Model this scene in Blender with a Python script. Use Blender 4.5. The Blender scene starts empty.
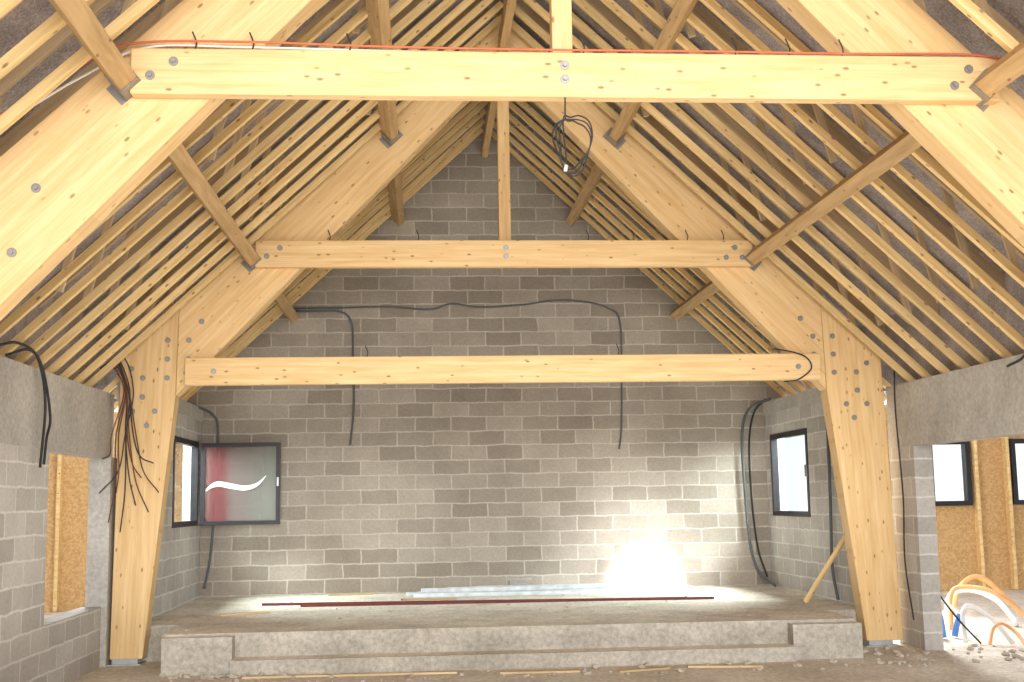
import bpy, bmesh, math, random
from mathutils import Matrix, Vector, noise
random.seed(7)
S=bpy.context.scene
COL=S.collection
try:
    S.view_settings.view_transform='Standard'
except Exception: pass

# ---------------------------------------------------------------- materials
def newmat(name,rough=.8,metal=0.0,spec=.25):
    m=bpy.data.materials.new(name); m.use_nodes=True
    n=m.node_tree.nodes; b=n['Principled BSDF']
    b.inputs['Roughness'].default_value=rough; b.inputs['Metallic'].default_value=metal
    b.inputs['Specular IOR Level'].default_value=spec
    return m,m.node_tree,b
def N(t,typ,**k):
    n=t.nodes.new(typ)
    for a,v in k.items():
        if a in n.inputs: n.inputs[a].default_value=v
        else: setattr(n,a,v)
    return n
def mix(t,fac,a,b,mode='MIX'):
    n=t.nodes.new('ShaderNodeMix'); n.data_type='RGBA'; n.blend_type=mode
    for sock,v in ((0,fac),(6,a),(7,b)):
        if isinstance(v,(int,float)): n.inputs[sock].default_value=v
        elif isinstance(v,tuple): n.inputs[sock].default_value=(*v,1) if len(v)==3 else v
        else: t.links.new(v,n.inputs[sock])
    return n.outputs[2]
def mathn(t,op,a,b=0.0,clamp=False):
    n=t.nodes.new('ShaderNodeMath'); n.operation=op; n.use_clamp=clamp
    for i,v in enumerate((a,b)):
        if isinstance(v,(int,float)): n.inputs[i].default_value=v
        else: t.links.new(v,n.inputs[i])
    return n.outputs[0]
def ramp(t,src,stops):
    r=t.nodes.new('ShaderNodeValToRGB'); e=r.color_ramp.elements
    while len(e)<len(stops): e.new(.5)
    for el,(p,c) in zip(e,stops): el.position=p; el.color=(*c,1)
    t.links.new(src,r.inputs[0]); return r.outputs[0]
def coords(t,scale,kind='Object',loc_random=True):
    tc=t.nodes.new('ShaderNodeTexCoord'); mp=t.nodes.new('ShaderNodeMapping')
    mp.inputs['Scale'].default_value=scale
    t.links.new(tc.outputs[kind],mp.inputs[0])
    if loc_random:
        oi=t.nodes.new('ShaderNodeObjectInfo'); 
        c=t.nodes.new('ShaderNodeCombineXYZ'); v=mathn(t,'MULTIPLY',oi.outputs['Random'],37.0)
        for i in range(3): t.links.new(v,c.inputs[i])
        t.links.new(c.outputs[0],mp.inputs['Location'])
    return mp.outputs[0],tc
def wood(name,dark,light,lam=0.0,knots=True,var=.12,rough=.65):
    m,t,b=newmat(name,rough)
    v,tc=coords(t,(.5,7,7))
    n1=N(t,'ShaderNodeTexNoise',Scale=3.0,Detail=6.0,Roughness=.6,Distortion=.4); t.links.new(v,n1.inputs['Vector'])
    col=ramp(t,n1.outputs[0],[(.3,dark),(.62,light)])
    if knots:
        v2,_=coords(t,(5.8,13,13))
        vo=N(t,'ShaderNodeTexVoronoi',Scale=1.0); t.links.new(v2,vo.inputs['Vector'])
        k=ramp(t,vo.outputs['Distance'],[(.08,(1,1,1)),(.16,(0,0,0))])
        col=mix(t,mathn(t,'MULTIPLY',k,.8),col,(.22,.10,.04))
    if lam:
        s=t.nodes.new('ShaderNodeSeparateXYZ'); t.links.new(tc.outputs['Object'],s.inputs[0])
        fr=mathn(t,'FRACT',mathn(t,'MULTIPLY',s.outputs[2],1/lam))
        ln=mathn(t,'LESS_THAN',fr,.09)
        col=mix(t,mathn(t,'MULTIPLY',ln,.22),col,tuple(c*.6 for c in dark))
        fl=mathn(t,'FLOOR',mathn(t,'MULTIPLY',s.outputs[2],1/lam))
        wn=t.nodes.new('ShaderNodeTexWhiteNoise'); wn.noise_dimensions='1D'; t.links.new(fl,wn.inputs['W'])
        col=mix(t,mathn(t,'MULTIPLY',wn.outputs[0],.35),col,dark)
    oi=t.nodes.new('ShaderNodeObjectInfo')
    hs=N(t,'ShaderNodeHueSaturation'); t.links.new(col,hs.inputs['Color'])
    t.links.new(mathn(t,'ADD',mathn(t,'MULTIPLY',oi.outputs['Random'],2*var),1-var),hs.inputs['Value'])
    t.links.new(hs.outputs[0],b.inputs['Base Color'])
    return m
def blocks(name,axis,c1,c2,mortar,lo=.78):
    m,t,b=newmat(name,.95,0,.1)
    tc=t.nodes.new('ShaderNodeTexCoord'); s=t.nodes.new('ShaderNodeSeparateXYZ'); t.links.new(tc.outputs['Object'],s.inputs[0])
    c=t.nodes.new('ShaderNodeCombineXYZ'); t.links.new(s.outputs[0 if axis=='x' else 1],c.inputs[0]); t.links.new(s.outputs[2],c.inputs[1])
    nz=N(t,'ShaderNodeTexNoise',Scale=5.0,Detail=3.0); t.links.new(tc.outputs['Object'],nz.inputs['Vector'])
    off=t.nodes.new('ShaderNodeVectorMath'); off.operation='SCALE'; off.inputs['Scale'].default_value=.04; t.links.new(nz.outputs['Color'],off.inputs[0])
    ad=t.nodes.new('ShaderNodeVectorMath'); ad.operation='ADD'; t.links.new(c.outputs[0],ad.inputs[0]); t.links.new(off.outputs[0],ad.inputs[1])
    br=t.nodes.new('ShaderNodeTexBrick'); br.offset=.5
    br.inputs['Scale'].default_value=1.0; br.inputs['Brick Width'].default_value=.5; br.inputs['Row Height'].default_value=.2
    br.inputs['Mortar Size'].default_value=.016; br.inputs['Mortar Smooth'].default_value=.8; br.inputs['Bias'].default_value=0.0
    br.inputs['Color1'].default_value=(*c1,1); br.inputs['Color2'].default_value=(*c2,1); br.inputs['Mortar'].default_value=(*mortar,1)
    t.links.new(ad.outputs[0],br.inputs['Vector'])
    n2=N(t,'ShaderNodeTexNoise',Scale=.9,Detail=5.0,Roughness=.65); t.links.new(tc.outputs['Object'],n2.inputs['Vector'])
    n3=N(t,'ShaderNodeTexNoise',Scale=30.0,Detail=3.0); t.links.new(tc.outputs['Object'],n3.inputs['Vector'])
    col=mix(t,.85,br.outputs['Color'],ramp(t,n2.outputs[0],[(.3,(lo,lo*.97,lo*.95)),(.7,(1.12,1.12,1.12))]),'MULTIPLY')
    col=mix(t,.4,col,ramp(t,n3.outputs[0],[(.3,(.72,.72,.72)),(.7,(1.15,1.15,1.15))]),'MULTIPLY')
    t.links.new(col,b.inputs['Base Color'])
    bp=N(t,'ShaderNodeBump',Strength=.35,Distance=.01); bp.invert=True; t.links.new(br.outputs['Fac'],bp.inputs['Height']); t.links.new(bp.outputs[0],b.inputs['Normal'])
    return m
def rough_mat(name,a,bc,scale=3.0,rough=.95,fine=.35,dust_and_light=None):
    m,t,b=newmat(name,rough,0,.1)
    tc=t.nodes.new('ShaderNodeTexCoord')
    n=N(t,'ShaderNodeTexNoise',Scale=scale,Detail=8.0,Roughness=.7); t.links.new(tc.outputs['Object'],n.inputs['Vector'])
    n2=N(t,'ShaderNodeTexNoise',Scale=scale*14,Detail=4.0,Roughness=.7); t.links.new(tc.outputs['Object'],n2.inputs['Vector'])
    col=ramp(t,n.outputs[0],[(.32,a),(.66,bc)])
    if dust_and_light:  # paler up-facing faces: dust plus top light painted into the colour
        g=t.nodes.new('ShaderNodeNewGeometry'); s=t.nodes.new('ShaderNodeSeparateXYZ'); t.links.new(g.outputs['True Normal'],s.inputs[0])
        d=ramp(t,n.outputs[0],[(.36,tuple(c*.72 for c in dust_and_light)),(.6,dust_and_light)])
        col=mix(t,mathn(t,'GREATER_THAN',s.outputs[2],.7),col,d)
    col=mix(t,fine,col,ramp(t,n2.outputs[0],[(.35,(.45,.45,.45)),(.65,(1.3,1.3,1.3))]),'MULTIPLY')
    t.links.new(col,b.inputs['Base Color'])
    bp=N(t,'ShaderNodeBump',Strength=.35,Distance=.02); t.links.new(n2.outputs[0],bp.inputs['Height']); t.links.new(bp.outputs[0],b.inputs['Normal'])
    return m
def plain(name,c,rough=.6,metal=0.0,var=.15):
    m,t,b=newmat(name,rough,metal,.3)
    tc=t.nodes.new('ShaderNodeTexCoord')
    n=N(t,'ShaderNodeTexNoise',Scale=9.0,Detail=3.0); t.links.new(tc.outputs['Object'],n.inputs['Vector'])
    t.links.new(ramp(t,n.outputs[0],[(.3,tuple(x*(1-var) for x in c)),(.7,tuple(min(1,x*(1+var)) for x in c))]),b.inputs['Base Color'])
    return m
M_glu=wood('glulam_spruce',(.70,.455,.205),(.85,.62,.335),lam=.045,var=.03)
M_raft=wood('rafter_pine',(.66,.44,.18),(.89,.66,.33),knots=True,var=.12)
M_post=wood('post_pine',(.52,.33,.14),(.70,.48,.24),knots=True,var=.05)
M_purl=wood('purlin_pine',(.43,.275,.125),(.60,.405,.20),var=.12)
M_upr=wood('weathered_rafter',(.44,.32,.19),(.60,.46,.29),knots=False,var=.22)
M_plank=wood('scrap_plank',(.50,.36,.20),(.66,.50,.30),var=.15)
M_bx=blocks('concrete_blocks_x','x',(.31,.272,.228),(.445,.40,.345),(.55,.505,.45),.76)
M_by=blocks('concrete_blocks_y','y',(.46,.44,.415),(.60,.58,.55),(.72,.71,.68))
M_conc=rough_mat('cast_concrete',(.42,.40,.37),(.58,.56,.52),1.6)
M_floor=rough_mat('dusty_floor',(.56,.48,.39),(.84,.76,.66),1.3,fine=.5)
M_plat=rough_mat('platform_concrete',(.36,.33,.285),(.54,.50,.44),1.6,fine=.45,dust_and_light=(.88,.80,.69))
M_felt=rough_mat('roof_underlay',(.30,.265,.255),(.53,.48,.47),3.5,fine=.7)
M_black=plain('black_frame',(.022,.02,.024),.4)
M_cable=plain('black_cable',(.03,.032,.035),.55)
M_brown=plain('brown_wire',(.13,.05,.03),.55)
M_grey=plain('grey_conduit',(.11,.12,.13),.5)
M_red=plain('red_conduit',(.62,.16,.07),.5)
M_white=plain('white_plastic',(.78,.78,.76),.5,var=.05)
M_orange=plain('orange_conduit',(.80,.42,.18),.5)
M_blue=plain('blue_plastic',(.10,.25,.60),.5)
M_steel=plain('galvanised_steel',(.42,.46,.48),.45,.5,.2)
M_bolt=plain('bolt_steel',(.30,.29,.28),.45,.6)
M_redbar=plain('dark_red_steel',(.17,.035,.035),.6)
M_stone=rough_mat('rubble_stone',(.46,.41,.34),(.66,.60,.52),6)
def osb():
    m,t,b=newmat('oriented_strand_board',.8)
    tc=t.nodes.new('ShaderNodeTexCoord')
    v=N(t,'ShaderNodeTexVoronoi',Scale=34.0,Randomness=1.0); t.links.new(tc.outputs['Object'],v.inputs['Vector'])
    s=t.nodes.new('ShaderNodeSeparateXYZ'); t.links.new(v.outputs['Color'],s.inputs[0])
    col=ramp(t,s.outputs[0],[(.1,(.50,.31,.13)),(.5,(.57,.37,.17)),(.9,(.64,.43,.21))])
    t.links.new(col,b.inputs['Base Color']); return m
M_osb=osb()
def glassm():
    m,t,b=newmat('window_glass',.06,0,.5)
    tr=t.nodes.new('ShaderNodeBsdfTransparent'); tr.inputs[0].default_value=(.9,.95,.93,1)
    gl=t.nodes.new('ShaderNodeBsdfGlossy'); gl.inputs['Roughness'].default_value=.03
    mx=t.nodes.new('ShaderNodeMixShader'); mx.inputs[0].default_value=.1
    t.links.new(tr.outputs[0],mx.inputs[1]); t.links.new(gl.outputs[0],mx.inputs[2])
    t.links.new(mx.outputs[0],t.nodes['Material Output'].inputs[0]); return m
M_glass=glassm()
def reflection_glass():  # reddish and grey reflection painted into the pane colour
    m,t,b=newmat('glass_painted_reflection',.08,0,.6)
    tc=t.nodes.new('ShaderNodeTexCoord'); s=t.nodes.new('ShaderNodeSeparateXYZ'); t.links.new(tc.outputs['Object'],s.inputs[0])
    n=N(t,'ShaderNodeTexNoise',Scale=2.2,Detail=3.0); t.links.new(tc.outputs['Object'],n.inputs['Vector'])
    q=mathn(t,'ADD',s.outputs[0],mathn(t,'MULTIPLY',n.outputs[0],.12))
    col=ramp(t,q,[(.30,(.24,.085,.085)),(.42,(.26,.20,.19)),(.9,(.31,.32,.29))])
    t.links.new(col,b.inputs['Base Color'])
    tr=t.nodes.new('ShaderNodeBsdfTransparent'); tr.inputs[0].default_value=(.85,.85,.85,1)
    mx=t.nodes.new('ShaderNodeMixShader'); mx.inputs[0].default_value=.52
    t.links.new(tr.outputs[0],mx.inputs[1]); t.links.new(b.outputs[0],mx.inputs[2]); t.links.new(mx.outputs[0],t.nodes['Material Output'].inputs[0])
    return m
M_reflglass=reflection_glass()

# ---------------------------------------------------------------- helpers
def link(o): COL.objects.link(o); return o
def meshobj(name,bm,mat,M=None,parent=None,smooth=False):
    bmesh.ops.recalc_face_normals(bm,faces=bm.faces[:])
    me=bpy.data.meshes.new(name); bm.to_mesh(me); bm.free()
    if smooth:
        for p in me.polygons: p.use_smooth=True
    me.materials.append(mat)
    o=bpy.data.objects.new(name,me); link(o)
    M=M or Matrix.Identity(4)
    if parent: o.parent=parent; M=Matrix.Translation(-parent.location)@M
    o.matrix_basis=M
    return o
def thing(o,label,cat,group=None):
    o['label']=label; o['category']=cat
    if group: o['group']=group
    return o
def struct(o,label=None):
    o['kind']='structure'
    if label: o['label']=label
    return o
def empty(name,loc):
    e=bpy.data.objects.new(name,None); e.location=loc; e.empty_display_size=.2; return link(e)
def addbox(bm,lo,hi,bev=0):
    vs=[bm.verts.new((x,y,z)) for x in (lo[0],hi[0]) for y in (lo[1],hi[1]) for z in (lo[2],hi[2])]
    for f in ((0,1,3,2),(4,6,7,5),(0,4,5,1),(2,3,7,6),(0,2,6,4),(1,5,7,3)): bm.faces.new([vs[i] for i in f])
    if bev:
        es=set()
        for v in vs:
            for e in v.link_edges: es.add(e)
        bmesh.ops.bevel(bm,geom=list(es),offset=bev,segments=1,affect='EDGES')
def boxes(name,lst,mat,parent=None,bev=0):
    bm=bmesh.new()
    for lo,hi in lst: addbox(bm,lo,hi,bev)
    return meshobj(name,bm,mat,None,parent)
def beam(name,p0,p1,w,h,mat,parent=None,bev=.004,up=Vector((0,0,1))):
    """w = width across, h = depth; local X along the length, Z along the depth."""
    p0=Vector(p0);p1=Vector(p1); X=(p1-p0); L=X.length; X.normalize()
    Y=up.cross(X)
    if Y.length<1e-4: Y=Vector((0,1,0))
    Y.normalize(); Z=X.cross(Y)
    M=Matrix((X,Y,Z)).transposed().to_4x4(); M.translation=p0
    bm=bmesh.new(); addbox(bm,(0,-w/2,-h/2),(L,w/2,h/2),bev)
    return meshobj(name,bm,mat,M,parent)
def prism(name,poly,y0,y1,axis0,axis1,mat,parent):
    """poly in world xz; local X along axis0->axis1."""
    a=Vector((axis0[0],0,axis0[1])); b=Vector((axis1[0],0,axis1[1])); X=(b-a).normalized(); Y=Vector((0,1,0)); Z=X.cross(Y)
    M=Matrix((X,Y,Z)).transposed().to_4x4(); M.translation=Vector((a.x,0,a.z)); Mi=M.inverted()
    bm=bmesh.new()
    f=[bm.verts.new(Mi@Vector((x,y0,z))) for x,z in poly]; g=[bm.verts.new(Mi@Vector((x,y1,z))) for x,z in poly]
    bm.faces.new(f); bm.faces.new(g[::-1]); n=len(poly)
    for i in range(n): bm.faces.new((f[i],f[(i+1)%n],g[(i+1)%n],g[i]))
    bmesh.ops.bevel(bm,geom=bm.edges[:],offset=.006,segments=1,affect='EDGES')
    return meshobj(name,bm,mat,M,parent)
def smoothpts(pts,n=8):
    P=[Vector(p) for p in pts]; out=[]
    P=[P[0]*2-P[1]]+P+[P[-1]*2-P[-2]]
    for i in range(1,len(P)-2):
        a,b,c,d=P[i-1:i+3]
        for k in range(n):
            t=k/n; out.append(.5*((2*b)+(c-a)*t+(2*a-5*b+4*c-d)*t*t+(3*b-a-3*c+d)*t**3))
    out.append(P[-2]); return out
def tube(name,pts,r,mat,parent=None,smooth=True,seg=8,n=8):
    P=smoothpts(pts,n) if smooth else [Vector(p) for p in pts]
    bm=bmesh.new(); rings=[]; nrm=None
    for i,p in enumerate(P):
        d=(P[min(i+1,len(P)-1)]-P[max(i-1,0)]).normalized()
        if nrm is None: nrm=d.orthogonal().normalized()
        nrm=(nrm-d*nrm.dot(d)).normalized(); bn=d.cross(nrm)
        rings.append([bm.verts.new(p+(nrm*math.cos(a)+bn*math.sin(a))*r) for a in [2*math.pi*k/seg for k in range(seg)]])
    for a,b in zip(rings,rings[1:]):
        for k in range(seg): bm.faces.new((a[k],a[(k+1)%seg],b[(k+1)%seg],b[k]))
    bm.faces.new(rings[0]); bm.faces.new(rings[-1][::-1])
    return meshobj(name,bm,mat,None,parent,smooth=True)

# ---------------------------------------------------------------- frames
SL=.93
def bolt_mesh():
    bm=bmesh.new()
    bmesh.ops.create_cone(bm,cap_ends=True,segments=16,radius1=.030,radius2=.030,depth=.006,matrix=Matrix.Rotation(math.pi/2,4,'X'))
    bmesh.ops.create_cone(bm,cap_ends=True,segments=6,radius1=.014,radius2=.014,depth=.02,matrix=Matrix.Translation((0,-.011,0))@Matrix.Rotation(math.pi/2,4,'X'))
    me=bpy.data.meshes.new('bolt'); bm.to_mesh(me); bm.free(); me.materials.append(M_bolt); return me
BOLT=bolt_mesh()
def portal(y,lower_tie,label):
    e=empty('portal_frame',(0,y,0)); thing(e,label,'timber frame','glulam portal frames')
    t=.22
    for s in (-1,1):
        d=.09 if s>0 else 0
        c=prism('column',[(s*(4.12+d),.06),(s*(3.79+d*.3),.06),(s*3.51,2.76),(s*3.49,3.74),(s*(4.08+d*.6),3.18)],y,y+t,(s*3.93,0),(s*3.8,3.4),M_glu,e)
        r=prism('rafter',[(s*3.487,3.735),(s*3.507,2.76),(s*.003,6.46),(s*.003,7.02)],y,y+t,(s*3.49,3.25),(0,6.74),M_glu,e)
        boxes('footing_shoe',[((s*3.97-.13,y+.01,.0),(s*3.97+.13,y+t-.01,.06)),((s*3.97-.17,y-.03,0),(s*3.97+.17,y+t+.03,.012))],M_steel,e)
        pts=[(c,[(3.60,2.95),(3.60,3.15),(3.60,3.35),(3.85,2.75),(3.85,2.95),(3.72,2.6),(3.95,2.6),(3.8,2.45),(3.97,3.05)]),
             (r,[(3.38,3.15),(3.38,3.35),(3.25,3.55),(3.40,3.0)])]
        if not lower_tie: pts[1]=(r,[(3.38,3.15),(3.25,3.55)])
        for par,L in pts:
            for x,z in L:
                b=bpy.data.objects.new('bolt',BOLT); link(b); b.parent=par
                b.matrix_basis=par.matrix_basis.inverted()@Matrix.Translation((s*x,-.004,z))
    ties=[(-2.68,2.72 if lower_tie else 2.82,4.12,4.41)]
    if lower_tie: ties.append((-3.4,3.42,2.86,3.15))
    for x0,x1,z0,z1 in ties:
        bm=bmesh.new(); L=x1-x0; h=(z1-z0)/2
        addbox(bm,(0,-.05,-h),(L,.05,h),.005)
        tb=meshobj('tie_beam',bm,M_glu,Matrix.Translation((x0,y-.052,(z0+z1)/2)),e)
        bl=[(.12,-.03),(.26,.06),(L-.12,-.05),(L-.30,-.05),(L-.2,.06)] if z0>4 else [(.3,.0),(L-.25,.0)]
        if z0>4: bl+=[(-x0+.0,.06),(-x0,-.03)]
        for x,z in bl:
            b=bpy.data.objects.new('bolt',BOLT); link(b); b.parent=tb; b.matrix_basis=Matrix.Translation((x,-.054,z))
    k=beam('king_post',(0,y+.06,4.30),(0,y+.06,6.62),.13,.13,M_post if lower_tie else M_glu,e)
    return e
FA,FB=7.45,13.05
portal(FA,False,'large glulam spruce portal frame with bolted collar tie')
portal(FB,True,'tapered-column glulam portal frame with two horizontal ties')

# purlins
def pz(x,c): return c-SL*abs(x)
bays=[(2.2,FA-.0),(FA+.22,FB),(FB+.22,17.10)]
for (a,b) in bays:
    for s in (-1,1):
        for x in (2.73,1.25):
            upv=Vector((s*SL,0,1)).normalized()
            c0=Vector((s*x,a,pz(x,6.76)))
            o=beam('purlin',c0,(s*x,b,pz(x,6.76)),.13 if x>2 else .11,.17,M_purl,None,.004,upv)
            thing(o,'brown sawn softwood purlin spanning between glulam frames','roof beam','roof purlins')
            if b<17:
                bm=bmesh.new(); L=b-a
                addbox(bm,(L-.16,-.069,-.094),(L-.002,.069,-.088)); addbox(bm,(L-.16,-.073,-.094),(L-.002,-.066,.06)); addbox(bm,(L-.16,.066,-.094),(L-.002,.073,.06)); addbox(bm,(L-.007,-.115,-.094),(L-.002,.115,.05))
                h=meshobj('joist_hanger',bm,M_bolt); h.parent=o; h['label']='galvanised steel hanger bracket'
    o=beam('ridge_purlin',(0,a,6.62),(0,b,6.62),.09,.2,M_purl); thing(o,'brown sawn ridge purlin under the roof apex','roof beam','roof purlins')

def rafter_set(name,c,w,h,x_in,x_out,ys,mat,label,group,slope=SL):
    for s in (-1,1):
        p0=Vector((s*x_out,0,c-slope*x_out)); p1=Vector((s*x_in,0,c-slope*x_in))
        first=None
        for y in ys:
            if first is None:
                o=beam(name,p0+Vector((0,y,0)),p1+Vector((0,y,0)),w,h,mat,None,.003); first=o; y0=y; base=o.location.copy()
            else:
                o=first.copy(); link(o); o.location=base+Vector((0,y-y0,random.uniform(-.008,.008)))
            thing(o,label,'rafter',group)
ysA=[2.5+.50*i for i in range(10)]
ysB=[FA+.50+.445*i for i in range(12)]
ysC=[FB+.45+.42*i for i in range(9)]
rafter_set('common_rafter',6.90,.058,.065,.04,4.5,ysA+ysB+ysC,M_raft,'pale sawn pine common rafter resting on the purlins','pale common rafters')
ys2=[2.6+.74*i for i in range(20)]
rafter_set('upper_rafter',7.66,.045,.10,.04,4.7,[y for y in ys2 if y<17],M_upr,'weathered grey-brown rafter beneath the roof underlay','upper roof rafters')
for s in (-1,1):
    for i,y in enumerate(ys2):
        if y>16.9: continue
        for x in (1.3,2.5,3.7):
            p0=(s*(x+.16),y+.06,pz(x+.16,6.95)); p1=(s*(x-.08),y+.06,pz(x-.08,7.68))
            o=beam('roof_strut',p0,p1,.035,.06,M_upr,None,.002)
            thing(o,'short weathered strut joining lower and upper rafters','strut','roof struts')

# ---------------------------------------------------------------- structure
bm=bmesh.new(); c=7.78
for s in (-1,1):
    q=[(0,1.0,c),(s*5.0,1.0,c-SL*5.0),(s*5.0,17.5,c-SL*5.0),(0,17.5,c)]
    v=[bm.verts.new(p) for p in q]; v2=[bm.verts.new((p[0],p[1],p[2]+.05)) for p in q]
    bm.faces.new(v); bm.faces.new(v2[::-1])
    for i in range(4): bm.faces.new((v[i],v[(i+1)%4],v2[(i+1)%4],v2[i]))
struct(meshobj('ceiling',bm,M_felt),'grey mottled roof underlay on a steep gable')
struct(boxes('floor',[((-30,-20,-.3),(30,45,0))],M_floor),'dusty rubble-strewn ground floor slab')
struct(boxes('floor_platform',[((-3.95,13.3,0),(3.95,17.1,.37)),((-3.45,12.35,0),(3.45,13.3,.37))],M_plat,None),'raised rough concrete platform')
struct(boxes('trim_1',[((-3.42,12.17,0),(-2.75,12.35,.35)),((2.75,12.17,0),(3.45,12.35,.34))],M_plat),'concrete cheek blocks of the step')
struct(boxes('trim_2',[((-2.75,12.05,0),(2.75,12.35,.14))],M_plat),'low cast concrete step')
bm=bmesh.new()
prof=[(-4.15,0),(4.15,0),(4.15,2.75),(4.6,2.75),(4.6,3.46),(0,7.75),(-4.6,3.46),(-4.6,2.75),(-4.15,2.75)]
f=[bm.verts.new((x,17.1,z)) for x,z in prof]; g=[bm.verts.new((x,17.3,z)) for x,z in prof]
bm.faces.new(f); bm.faces.new(g[::-1])
for i in range(9): bm.faces.new((f[i],f[(i+1)%9],g[(i+1)%9],g[i]))
struct(meshobj('wall_back',bm,M_bx),'grey concrete block gable wall')
WY0,WY1,WZ0,WZ1=15.2,16.85,1.34,2.46
for s,nm in ((-1,'left'),(1,'right')):
    xa,xb=sorted((s*3.95,s*4.15))
    struct(boxes('wall_alcove_'+nm,[((xa,13.27,0),(xb,WY0,2.75)),((xa,WY1,0),(xb,17.1,2.75)),((xa,WY0,0),(xb,WY1,WZ0)),((xa,WY0,WZ1),(xb,WY1,2.75))],M_by),'pale concrete block side wall of the alcove')
    xa,xb=sorted((s*3.93,s*4.17))
    struct(boxes('trim_3' if s<0 else 'trim_4',[((xa,13.27,2.75),(xb,17.1,2.93))],M_conc),'concrete ring beam along the wall head')
    xa,xb=sorted((s*4.45,s*4.55))
    struct(boxes('wall_eave_'+nm,[((xa,1,2.8),(xb,17.3,3.65))],M_felt),'grey boarding closing the eaves')
struct(boxes('wall_left',[((-4.4,3.5,0),(-4.2,11.08,2.12)),((-4.4,11.08,0),(-4.2,12.98,.60))],M_by),'concrete block side wall with opening')
struct(boxes('trim_5',[((-4.4,3.5,2.12),(-4.2,13.3,2.80))],M_conc),'cast concrete lintel band')
struct(boxes('trim_7',[((-4.36,12.98,0),(-4.14,13.27,2.12))],M_conc),'smooth concrete post beside the column')
RX=4.27
struct(boxes('wall_right',[((RX,12.62,0),(RX+.2,13.3,2.12)),((RX,3.5,0),(RX+.2,7.5,2.12))],M_by),'concrete block pier beside a wide opening')
struct(boxes('trim_6',[((RX,3.5,2.12),(RX+.2,13.3,2.80))],M_conc),'cast concrete lintel band')
ax=[(7.50,8.22),(8.93,9.65)]
L=[((6.2,20,0),(7.50,20.12,3.1)),((8.22,20,0),(8.93,20.12,3.1)),((9.65,20,0),(12.5,20.12,3.1))]
for a,b in ax: L+=[((a,20,0),(b,20.12,1.4)),((a,20,2.5),(b,20.12,3.1))]
struct(boxes('wall_annex_right',L,M_osb),'oriented strand board lined annex wall')
struct(boxes('wall_annex_left',[((-9,19.8,0),(-4.6,19.92,3.1))],M_osb),'oriented strand board lined annex wall')
struct(boxes('ceiling_annex_shade',[((4.5,7,3.12),(12.5,13.2,3.2)),((6.2,13.2,3.12),(12.5,19.2,3.2)),((-9,7,3.12),(-4.6,13.2,3.2)),((-9,13.2,3.12),(-6.2,19.2,3.2))],M_felt),'unseen annex ceiling added to shade the annex')  # out of view; panels added to hold back sky light in the annex
for x in (6.9,7.42,8.3,8.85,9.8,10.4,11.0):
    o=boxes('wall_stud',[((x-.03,19.86,.02),(x+.03,19.998,3.05))],M_raft,None,.003); thing(o,'pale timber stud against strand board wall','timber stud','wall studs')
for x in (-8.4,-7.8,-7.2,-6.6,-6.05,-5.5,-4.9):
    o=boxes('wall_stud',[((x-.03,19.66,.02),(x+.03,19.798,3.05))],M_raft,None,.003); thing(o,'pale timber stud against strand board wall','timber stud','wall studs')
def winframe(name,lo,hi,axis,fr,dep,mat_glass,label):
    (a0,z0),(a1,z1),pos=lo,hi,dep
    def bx(a,b,c,d,p0,p1):
        return ((p0,a,c),(p1,b,d)) if axis==0 else ((a,p0,c),(b,p1,d))
    p0,p1=pos
    L=[bx(a0,a0+fr,z0,z1,p0,p1),bx(a1-fr,a1,z0,z1,p0,p1),bx(a0+fr,a1-fr,z0,z0+fr,p0,p1),bx(a0+fr,a1-fr,z1-fr,z1,p0,p1)]
    o=boxes(name,L,M_black); struct(o,label)
    m=(p0+p1)/2
    g=boxes('glass',[bx(a0+fr,a1-fr,z0+fr,z1-fr,m-.004,m+.004)],mat_glass,o); 
    return o
w=winframe('window_1',(WY0,WZ0),(WY1,WZ1),0,.07,(3.94,4.03),M_glass,'black framed window full of daylight')
boxes('handle',[((3.91,WY0+.02,1.85),(3.94,WY0+.05,2.0))],M_bolt,w)
w=winframe('window_2',(WY0,WZ0),(WY1,WZ1),0,.07,(-4.03,-3.94),M_glass,'black framed window with one casement swung open')
for i,(a,b) in enumerate(ax):
    winframe('window_%d'%(3+i),(a,1.4),(b,2.5),1,.08,(19.9,20.06),M_glass,'black framed window in the strand board wall')
e=empty('casement',(-3.9,16.8,WZ0)); e.name='window_5'; struct(e,'open black casement sash with a reflection painted on its glass')
W=1.06;H=1.1;F=.055
boxes('sash_frame',[((-3.9,16.76,WZ0),(-3.9+F,16.82,WZ0+H)),((-3.9+W-F,16.76,WZ0),(-3.9+W,16.82,WZ0+H)),((-3.9+F,16.76,WZ0),(-3.9+W-F,16.82,WZ0+F)),((-3.9+F,16.76,WZ0+H-F),(-3.9+W-F,16.82,WZ0+H))],M_black,e)
bm=bmesh.new(); addbox(bm,(0,-.004,0),(W-2*F,.004,H-2*F)); meshobj('glass',bm,M_reflglass,Matrix.Translation((-3.9+F,16.79,WZ0+F)),e)
boxes('handle',[((-3.9+W-.04,16.72,1.85),(-3.9+W-.015,16.76,1.97))],M_steel,e)
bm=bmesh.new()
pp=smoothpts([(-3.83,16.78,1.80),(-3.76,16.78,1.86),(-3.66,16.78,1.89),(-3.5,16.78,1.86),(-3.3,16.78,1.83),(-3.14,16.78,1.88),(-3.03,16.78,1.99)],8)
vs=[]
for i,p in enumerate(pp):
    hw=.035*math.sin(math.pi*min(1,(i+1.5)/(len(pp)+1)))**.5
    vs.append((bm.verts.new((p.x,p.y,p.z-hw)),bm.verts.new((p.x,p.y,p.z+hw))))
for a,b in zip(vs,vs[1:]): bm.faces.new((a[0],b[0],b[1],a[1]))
meshobj('painted_reflection',bm,M_white,None,e)  # white strip drawn as a curved reflection in the pane

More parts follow.
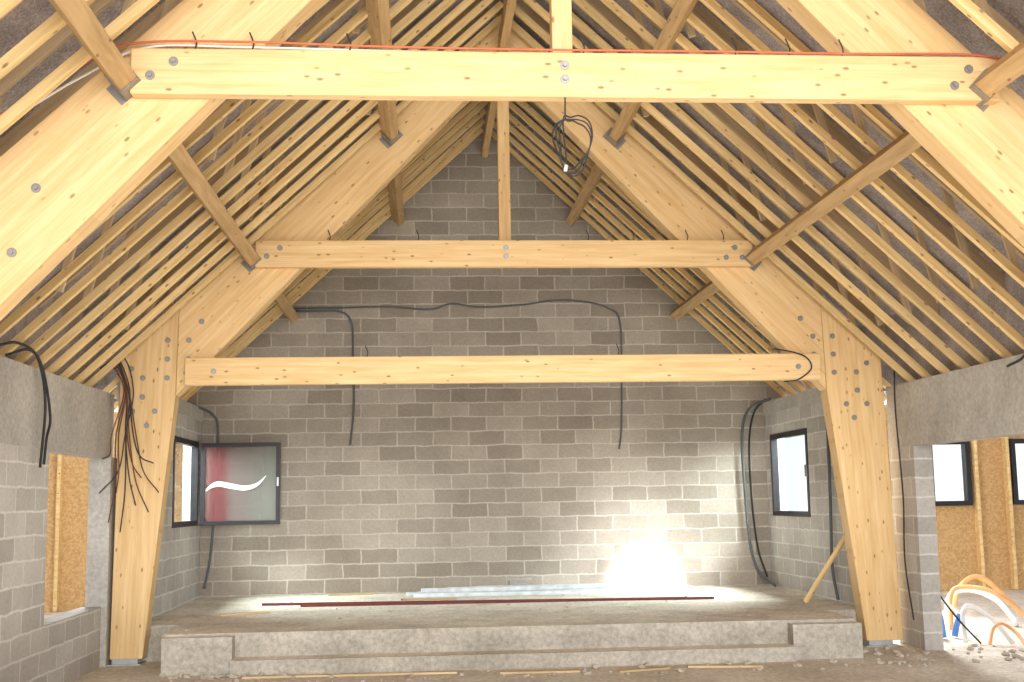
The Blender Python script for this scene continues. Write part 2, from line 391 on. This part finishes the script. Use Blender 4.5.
# ---------------------------------------------------------------- cables
def cable(pts,label,r=.012,mat=None,group='black cables',name='cable'):
    o=tube(name,pts,r,mat or M_cable); return thing(o,label,'cable',group)
cable([(-3.1,17.05,4.75),(-2.95,17.05,4.5),(-2.75,17.05,4.30),(-2.4,17.05,4.28),(-2.05,17.05,4.27),(-1.9,17.05,4.1),(-1.88,17.05,3.6),(-1.87,17.05,2.9),(-1.92,17.05,2.4)],'black cable looping down the block gable wall',.015,M_grey)
cable([(-2.75,17.06,4.32),(-2.0,17.06,4.33),(-1.4,17.06,4.34),(-.8,17.06,4.30),(-.5,17.06,4.38),(-.1,17.06,4.33),(.5,17.06,4.36),(.96,17.06,4.42),(1.4,17.06,4.40),(1.75,17.06,4.3),(1.9,17.06,4.1),(1.9,17.06,3.3),(1.88,17.06,2.6),(1.84,17.06,2.3)],'black cable running across the block gable wall',.013,M_grey)
cable([(-4.0,16.6,2.95),(-3.8,16.98,2.85),(-3.72,17.03,2.6),(-3.75,17.03,1.6),(-3.8,17.03,.9),(-3.85,16.9,.5)],'grey conduit dropping beside the open casement',.018,M_grey)
cable([(3.9,16.6,2.95),(3.72,17.0,2.85),(3.60,17.03,2.5),(3.61,17.03,1.6),(3.66,17.03,.9),(3.75,16.95,.55),(3.86,16.6,.40)],'thick grey conduit in the corner of the alcove',.020,M_grey)
cable([(3.86,16.7,2.95),(3.78,17.0,2.8),(3.70,17.04,2.4),(3.70,17.04,1.6),(3.76,17.04,.9),(3.84,16.9,.5)],'black cable in the corner of the alcove',.014)
cable([(3.91,14.5,2.95),(3.91,14.3,2.6),(3.91,14.3,1.6),(3.91,14.35,.8),(3.91,14.2,.40)],'grey conduit fixed down the alcove side wall',.02,M_grey)
cable([(4.24,12.95,2.95),(4.24,12.98,2.5),(4.24,12.9,1.6),(4.24,12.95,.9),(4.22,12.75,.3)],'thin black cable hanging beside the column',.009)
cable([(-4.14,9.5,2.85),(-4.12,9.9,2.92),(-4.12,10.4,2.86),(-4.12,10.65,2.5),(-4.13,10.6,1.95)],'black cable dangling over the lintel band',.012)
cable([(-4.14,9.7,2.80),(-4.12,10.2,2.90),(-4.12,10.55,2.78),(-4.12,10.8,2.4),(-4.13,10.75,2.2),(-4.13,10.7,1.98)],'black cable dangling over the lintel band',.012)
cable([(4.2,9.3,2.9),(4.18,9.6,3.15),(4.16,9.75,2.9),(4.16,9.9,2.75),(4.16,10.2,2.7)],'black cable curling over the lintel band',.012)
tops=(-3.98,12.93,3.15)
ends=[(-4.22,1.75),(-4.12,1.45),(-4.05,1.75),(-3.85,1.62),(-3.72,1.55),(-3.62,1.75),(-4.0,1.35),(-3.8,1.9),(-4.2,2.1),(-3.68,2.05)]
for i,(x,z) in enumerate(ends):
    j=random.uniform(-.05,.05)
    cable([(tops[0]-.3+.02*i,13.0,3.05),(tops[0]-.1+j,12.93,3.12+j),(tops[0]+.02+j,12.92,2.8),(-3.97+.3*(x+3.95)+j*1.5,12.90,2.35),(x*.5-3.95*.5+j,12.88,(z+2.3)/2-.05),(x,12.86,z)],'thin brown cable end splaying out over the column',.007,M_brown if i%3 else M_cable,'splayed cable ends')
pts=[(.0,7.36,4.13),(.0,7.36,3.98)]
for k in range(44):
    a=math.pi/2+k*.45; rr=.105+.022*math.sin(k*1.3)+.001*k; pts.append((.04+rr*math.cos(a)*.85,7.36+.012*math.sin(k*.9),3.82+(rr+.045)*math.sin(a)))
pts+=[(-.0,7.35,3.68)]
o=cable(pts,'coil of black cable hanging under the glulam tie',.005,None,None,'cable_coil')
b=tube('connector',[(-.005,7.35,3.68),(-.01,7.35,3.64)],.012,M_white,o,False)
cable([(-3.9,6.6,3.6),(-3.5,7.2,3.88),(-3.05,7.36,4.25),(-2.7,7.37,4.44),(-2.0,7.36,4.46),(-1.2,7.36,4.44),(-.2,7.36,4.43),(1.0,7.36,4.43),(1.9,7.36,4.425),(2.6,7.36,4.43),(2.95,7.30,4.36)],'red corrugated conduit laid along the glulam tie',.008,M_red,'conduits on the ties')
cable([(-3.9,6.5,3.5),(-3.5,7.15,3.80),(-3.0,7.38,4.22),(-2.6,7.40,4.43),(-2.0,7.40,4.44),(-1.0,7.40,4.425),(0,7.41,4.425),(1.6,7.40,4.425),(2.6,7.40,4.43),(3.0,7.35,4.30)],'white conduit laid along the glulam tie',.008,M_white,'conduits on the ties')
cable([(2.9,12.93,3.2),(3.1,12.9,3.16),(3.25,12.9,3.1),(3.3,12.9,2.98),(3.15,12.9,2.86),(3.0,12.93,2.84)],'black cable looped round the lower tie end',.008)
for (y,z,L) in ((7.38,4.41,[-2.3,-1.95,-1.35,.12,1.1,1.45,1.8]),(12.98,4.41,[-1.9,-.95,.9,1.4,2.0,2.4]),(12.98,3.15,[-1.5,1.2])):
    for x in L:
        o=tube('cable_tie',[(x,y,z),(x+.01,y,z+.05),(x-.015,y,z+.12)],.005,M_cable); thing(o,'black plastic cable tie sticking up from the beam','cable tie','cable ties on beams')

# ---------------------------------------------------------------- loose things
def channel(x0,x1,y,z,label,mat=M_steel):
    bm=bmesh.new()
    addbox(bm,(x0,y-.035,z),(x1,y+.035,z+.004)); addbox(bm,(x0,y-.037,z),(x1,y-.033,z+.05)); addbox(bm,(x0,y+.033,z),(x1,y+.037,z+.05))
    o=meshobj('metal_stud',bm,mat); return thing(o,label,'metal profile','galvanised steel profiles')
z=.372
for i,(x0,x1,y,zz) in enumerate([(-1.05,1.15,16.25,z),(-.9,1.3,16.36,z),(-1.15,1.6,16.47,z),(-.7,2.0,16.58,z),(-1.0,1.8,16.70,z),(-.4,1.9,16.82,z),(-.95,.7,16.42,z+.053),(-.6,1.7,16.54,z+.053),(-.2,1.9,16.65,z+.053)]):
    channel(x0,x1,y,zz,'galvanised steel stud profile stacked on the platform')
o=boxes('electrical_box',[((.25,16.64,.475),(.5,16.74,.56)),((.22,16.62,.54),(.53,16.76,.565))],M_conc); thing(o,'small grey box on the stacked profiles','box')
for (x0,y0,x1,y1) in ((-2.9,15.5,2.63,15.0),(-2.4,15.2,2.3,15.1)):
    o=beam('steel_bar',(x0,y0,.387),(x1,y1,.387),.03,.03,M_redbar,None,.002); thing(o,'long thin dark red bar lying on the platform','metal bar','dark red bars')
o=beam('wood_batten',(3.52,14.2,.385),(3.9,13.6,1.25),.035,.05,M_raft,None,.003); thing(o,'pale timber batten leaning on the alcove wall','timber batten')
for (x0,y0,x1,y1,w,zz) in ((-.2,11.75,.55,11.72,.12,.0),(-2.2,16.9,-1.6,17.0,.1,.37),(2.2,16.5,2.9,16.7,.09,.37),(-2.6,11.85,-.6,11.82,.05,0),(.9,11.6,1.4,11.75,.08,0),(1.6,11.8,2.3,11.7,.05,0),(-1.2,15.9,-.5,15.8,.06,.37),(-3.2,14.2,-2.7,14.5,.07,.37)):
    o=beam('scrap_plank',(x0,y0,zz+.011),(x1,y1,zz+.011),w,.02,M_plank,None,.002); thing(o,'rough offcut plank lying on the dusty concrete','plank','scrap planks')
def stone():
    bm=bmesh.new(); bmesh.ops.create_icosphere(bm,subdivisions=2,radius=1)
    sd=random.random()*50
    for v in bm.verts: v.co*=.75+.5*noise.noise(v.co*1.3+Vector((sd,0,0)))
    for v in bm.verts: v.co.z*=.6; v.co.z=max(v.co.z,-.35)
    bmesh.ops.recalc_face_normals(bm,faces=bm.faces[:]); me=bpy.data.meshes.new('rubble'); bm.to_mesh(me); bm.free(); me.materials.append(M_stone); return me
SM=[stone() for _ in range(4)]
def rub(x,y,z,r):
    o=bpy.data.objects.new('rubble_stone',random.choice(SM)); link(o); o.location=(x,y,z+.33*r); o.scale=(r*random.uniform(.8,1.4),r,r); o.rotation_euler=(0,0,random.uniform(0,6))
    thing(o,'small chunk of concrete rubble on the dusty floor','rubble','concrete rubble')
for i in range(100): rub(random.uniform(-3.6,4.0),random.uniform(11.4,12.0),0,random.choice((.015,.02,.03,.045)))
for i in range(50): rub(random.uniform(3.5,5.2),random.uniform(11.6,13.2),0,random.uniform(.015,.05))
for i in range(40): rub(random.uniform(-3.3,3.4),random.uniform(12.5,16.1),.37,random.uniform(.01,.032))
for i in range(20): rub(random.uniform(-3.4,-2.3),random.uniform(11.9,12.1),0,random.uniform(.02,.05))
def pipe(pts,r,mat,label): o=tube('hose',pts,r,mat,None,True,12); return thing(o,label,'hose','hoses and ducts on the annex floor')
pipe([(4.88,13.0,.03),(4.95,13.2,.30),(5.08,13.3,.38),(5.22,13.1,.26),(5.3,12.8,.03)],.024,M_white,'white plastic duct arching off the floor')
pipe([(4.80,13.9,.03),(4.88,14.0,.36),(5.02,14.0,.42),(5.2,13.8,.22),(5.24,13.5,.03)],.02,M_white,'thin white plastic duct curling off the floor')
pipe([(5.25,14.2,.03),(5.35,14.4,.40),(5.5,14.4,.50),(5.8,14.2,.44),(6.1,14.0,.15)],.026,M_orange,'orange corrugated conduit arching off the floor')
pipe([(5.05,12.8,.025),(5.15,12.9,.18),(5.25,12.9,.22),(5.32,12.75,.14),(5.3,12.5,.025)],.018,M_orange,'short orange corrugated conduit looping off the floor')
pipe([(5.5,14.9,.03),(5.6,15.0,.34),(5.85,15.0,.42),(6.1,14.8,.3),(6.2,14.5,.03)],.035,M_white,'thick white plastic duct arching off the floor')
pipe([(4.86,13.55,.02),(4.84,13.55,.2),(4.80,13.55,.34)],.045,M_blue,'short blue plastic pipe stub')
pipe([(5.02,13.6,.02),(5.05,13.6,.14),(5.10,13.6,.26)],.035,M_blue,'short blue plastic pipe stub leaning outward')
pipe([(4.66,13.35,.95),(4.70,13.3,.6),(4.82,13.1,.3),(5.0,12.9,.02)],.010,M_cable,'thin black hose trailing to the floor')
pipe([(6.0,15.9,.04),(6.2,16.0,.4),(6.5,16.0,.48),(6.9,15.8,.04)],.035,M_orange,'orange corrugated conduit looping off the floor')

# ---------------------------------------------------------------- light
w=bpy.data.worlds.new('world'); S.world=w; w.use_nodes=True
bg=w.node_tree.nodes['Background']; bg.inputs[0].default_value=(.94,.97,1,1); bg.inputs[1].default_value=1.5
def area(name,loc,target,sx,sy,e,col=(1,1,1)):
    l=bpy.data.lights.new(name,'AREA'); l.shape='RECTANGLE'; l.size=sx; l.size_y=sy; l.energy=e; l.color=col
    o=bpy.data.objects.new(name,l); link(o); o.location=loc; o.rotation_euler=(Vector(target)-Vector(loc)).to_track_quat('-Z','Y').to_euler(); return o
area('daylight',(0,-11,4.0),(0,12,3.4),10,7,4300,(1,.98,.94))
area('bounce',(0,8.5,.3),(0,8.6,6),6,7,190,(1,.95,.86))
area('window_daylight_right',(5.0,16.0,3.0),(0,15.2,.4),1.6,1.2,900,(.95,.98,1))
area('window_daylight_left',(-5.0,16.0,3.0),(0,15.2,.4),1.6,1.2,700,(.95,.98,1))
def spot(name,loc,target,deg,e,col=(1,1,1),r=.05):
    l=bpy.data.lights.new(name,'SPOT'); l.energy=e; l.spot_size=math.radians(deg); l.spot_blend=1; l.color=col; l.shadow_soft_size=r
    o=bpy.data.objects.new(name,l); link(o); o.location=loc; o.rotation_euler=(Vector(target)-Vector(loc)).to_track_quat('-Z','Y').to_euler(); return o
spot('sun_glint',(2.9,13.9,2.4),(2.16,17.05,.44),18,9500)
spot('sun_spill',(2.9,13.9,2.4),(1.9,17.05,.45),46,750,(.88,.95,1))

# ---------------------------------------------------------------- camera
cam=bpy.data.cameras.new('camera'); co=bpy.data.objects.new('camera',cam); link(co)
cam.sensor_width=36; cam.lens=1220/1024*36; cam.clip_end=200
yaw,pitch,roll=math.radians(4.2),math.radians(7.4),.016
R=Matrix.Rotation(-yaw,3,'Z')@Matrix.Rotation(math.pi/2+pitch,3,'X')@Matrix.Rotation(-roll,3,'Z')
Mw=R.to_4x4(); Mw.translation=Vector((-.9,0,1.62)); co.matrix_world=Mw
S.camera=co
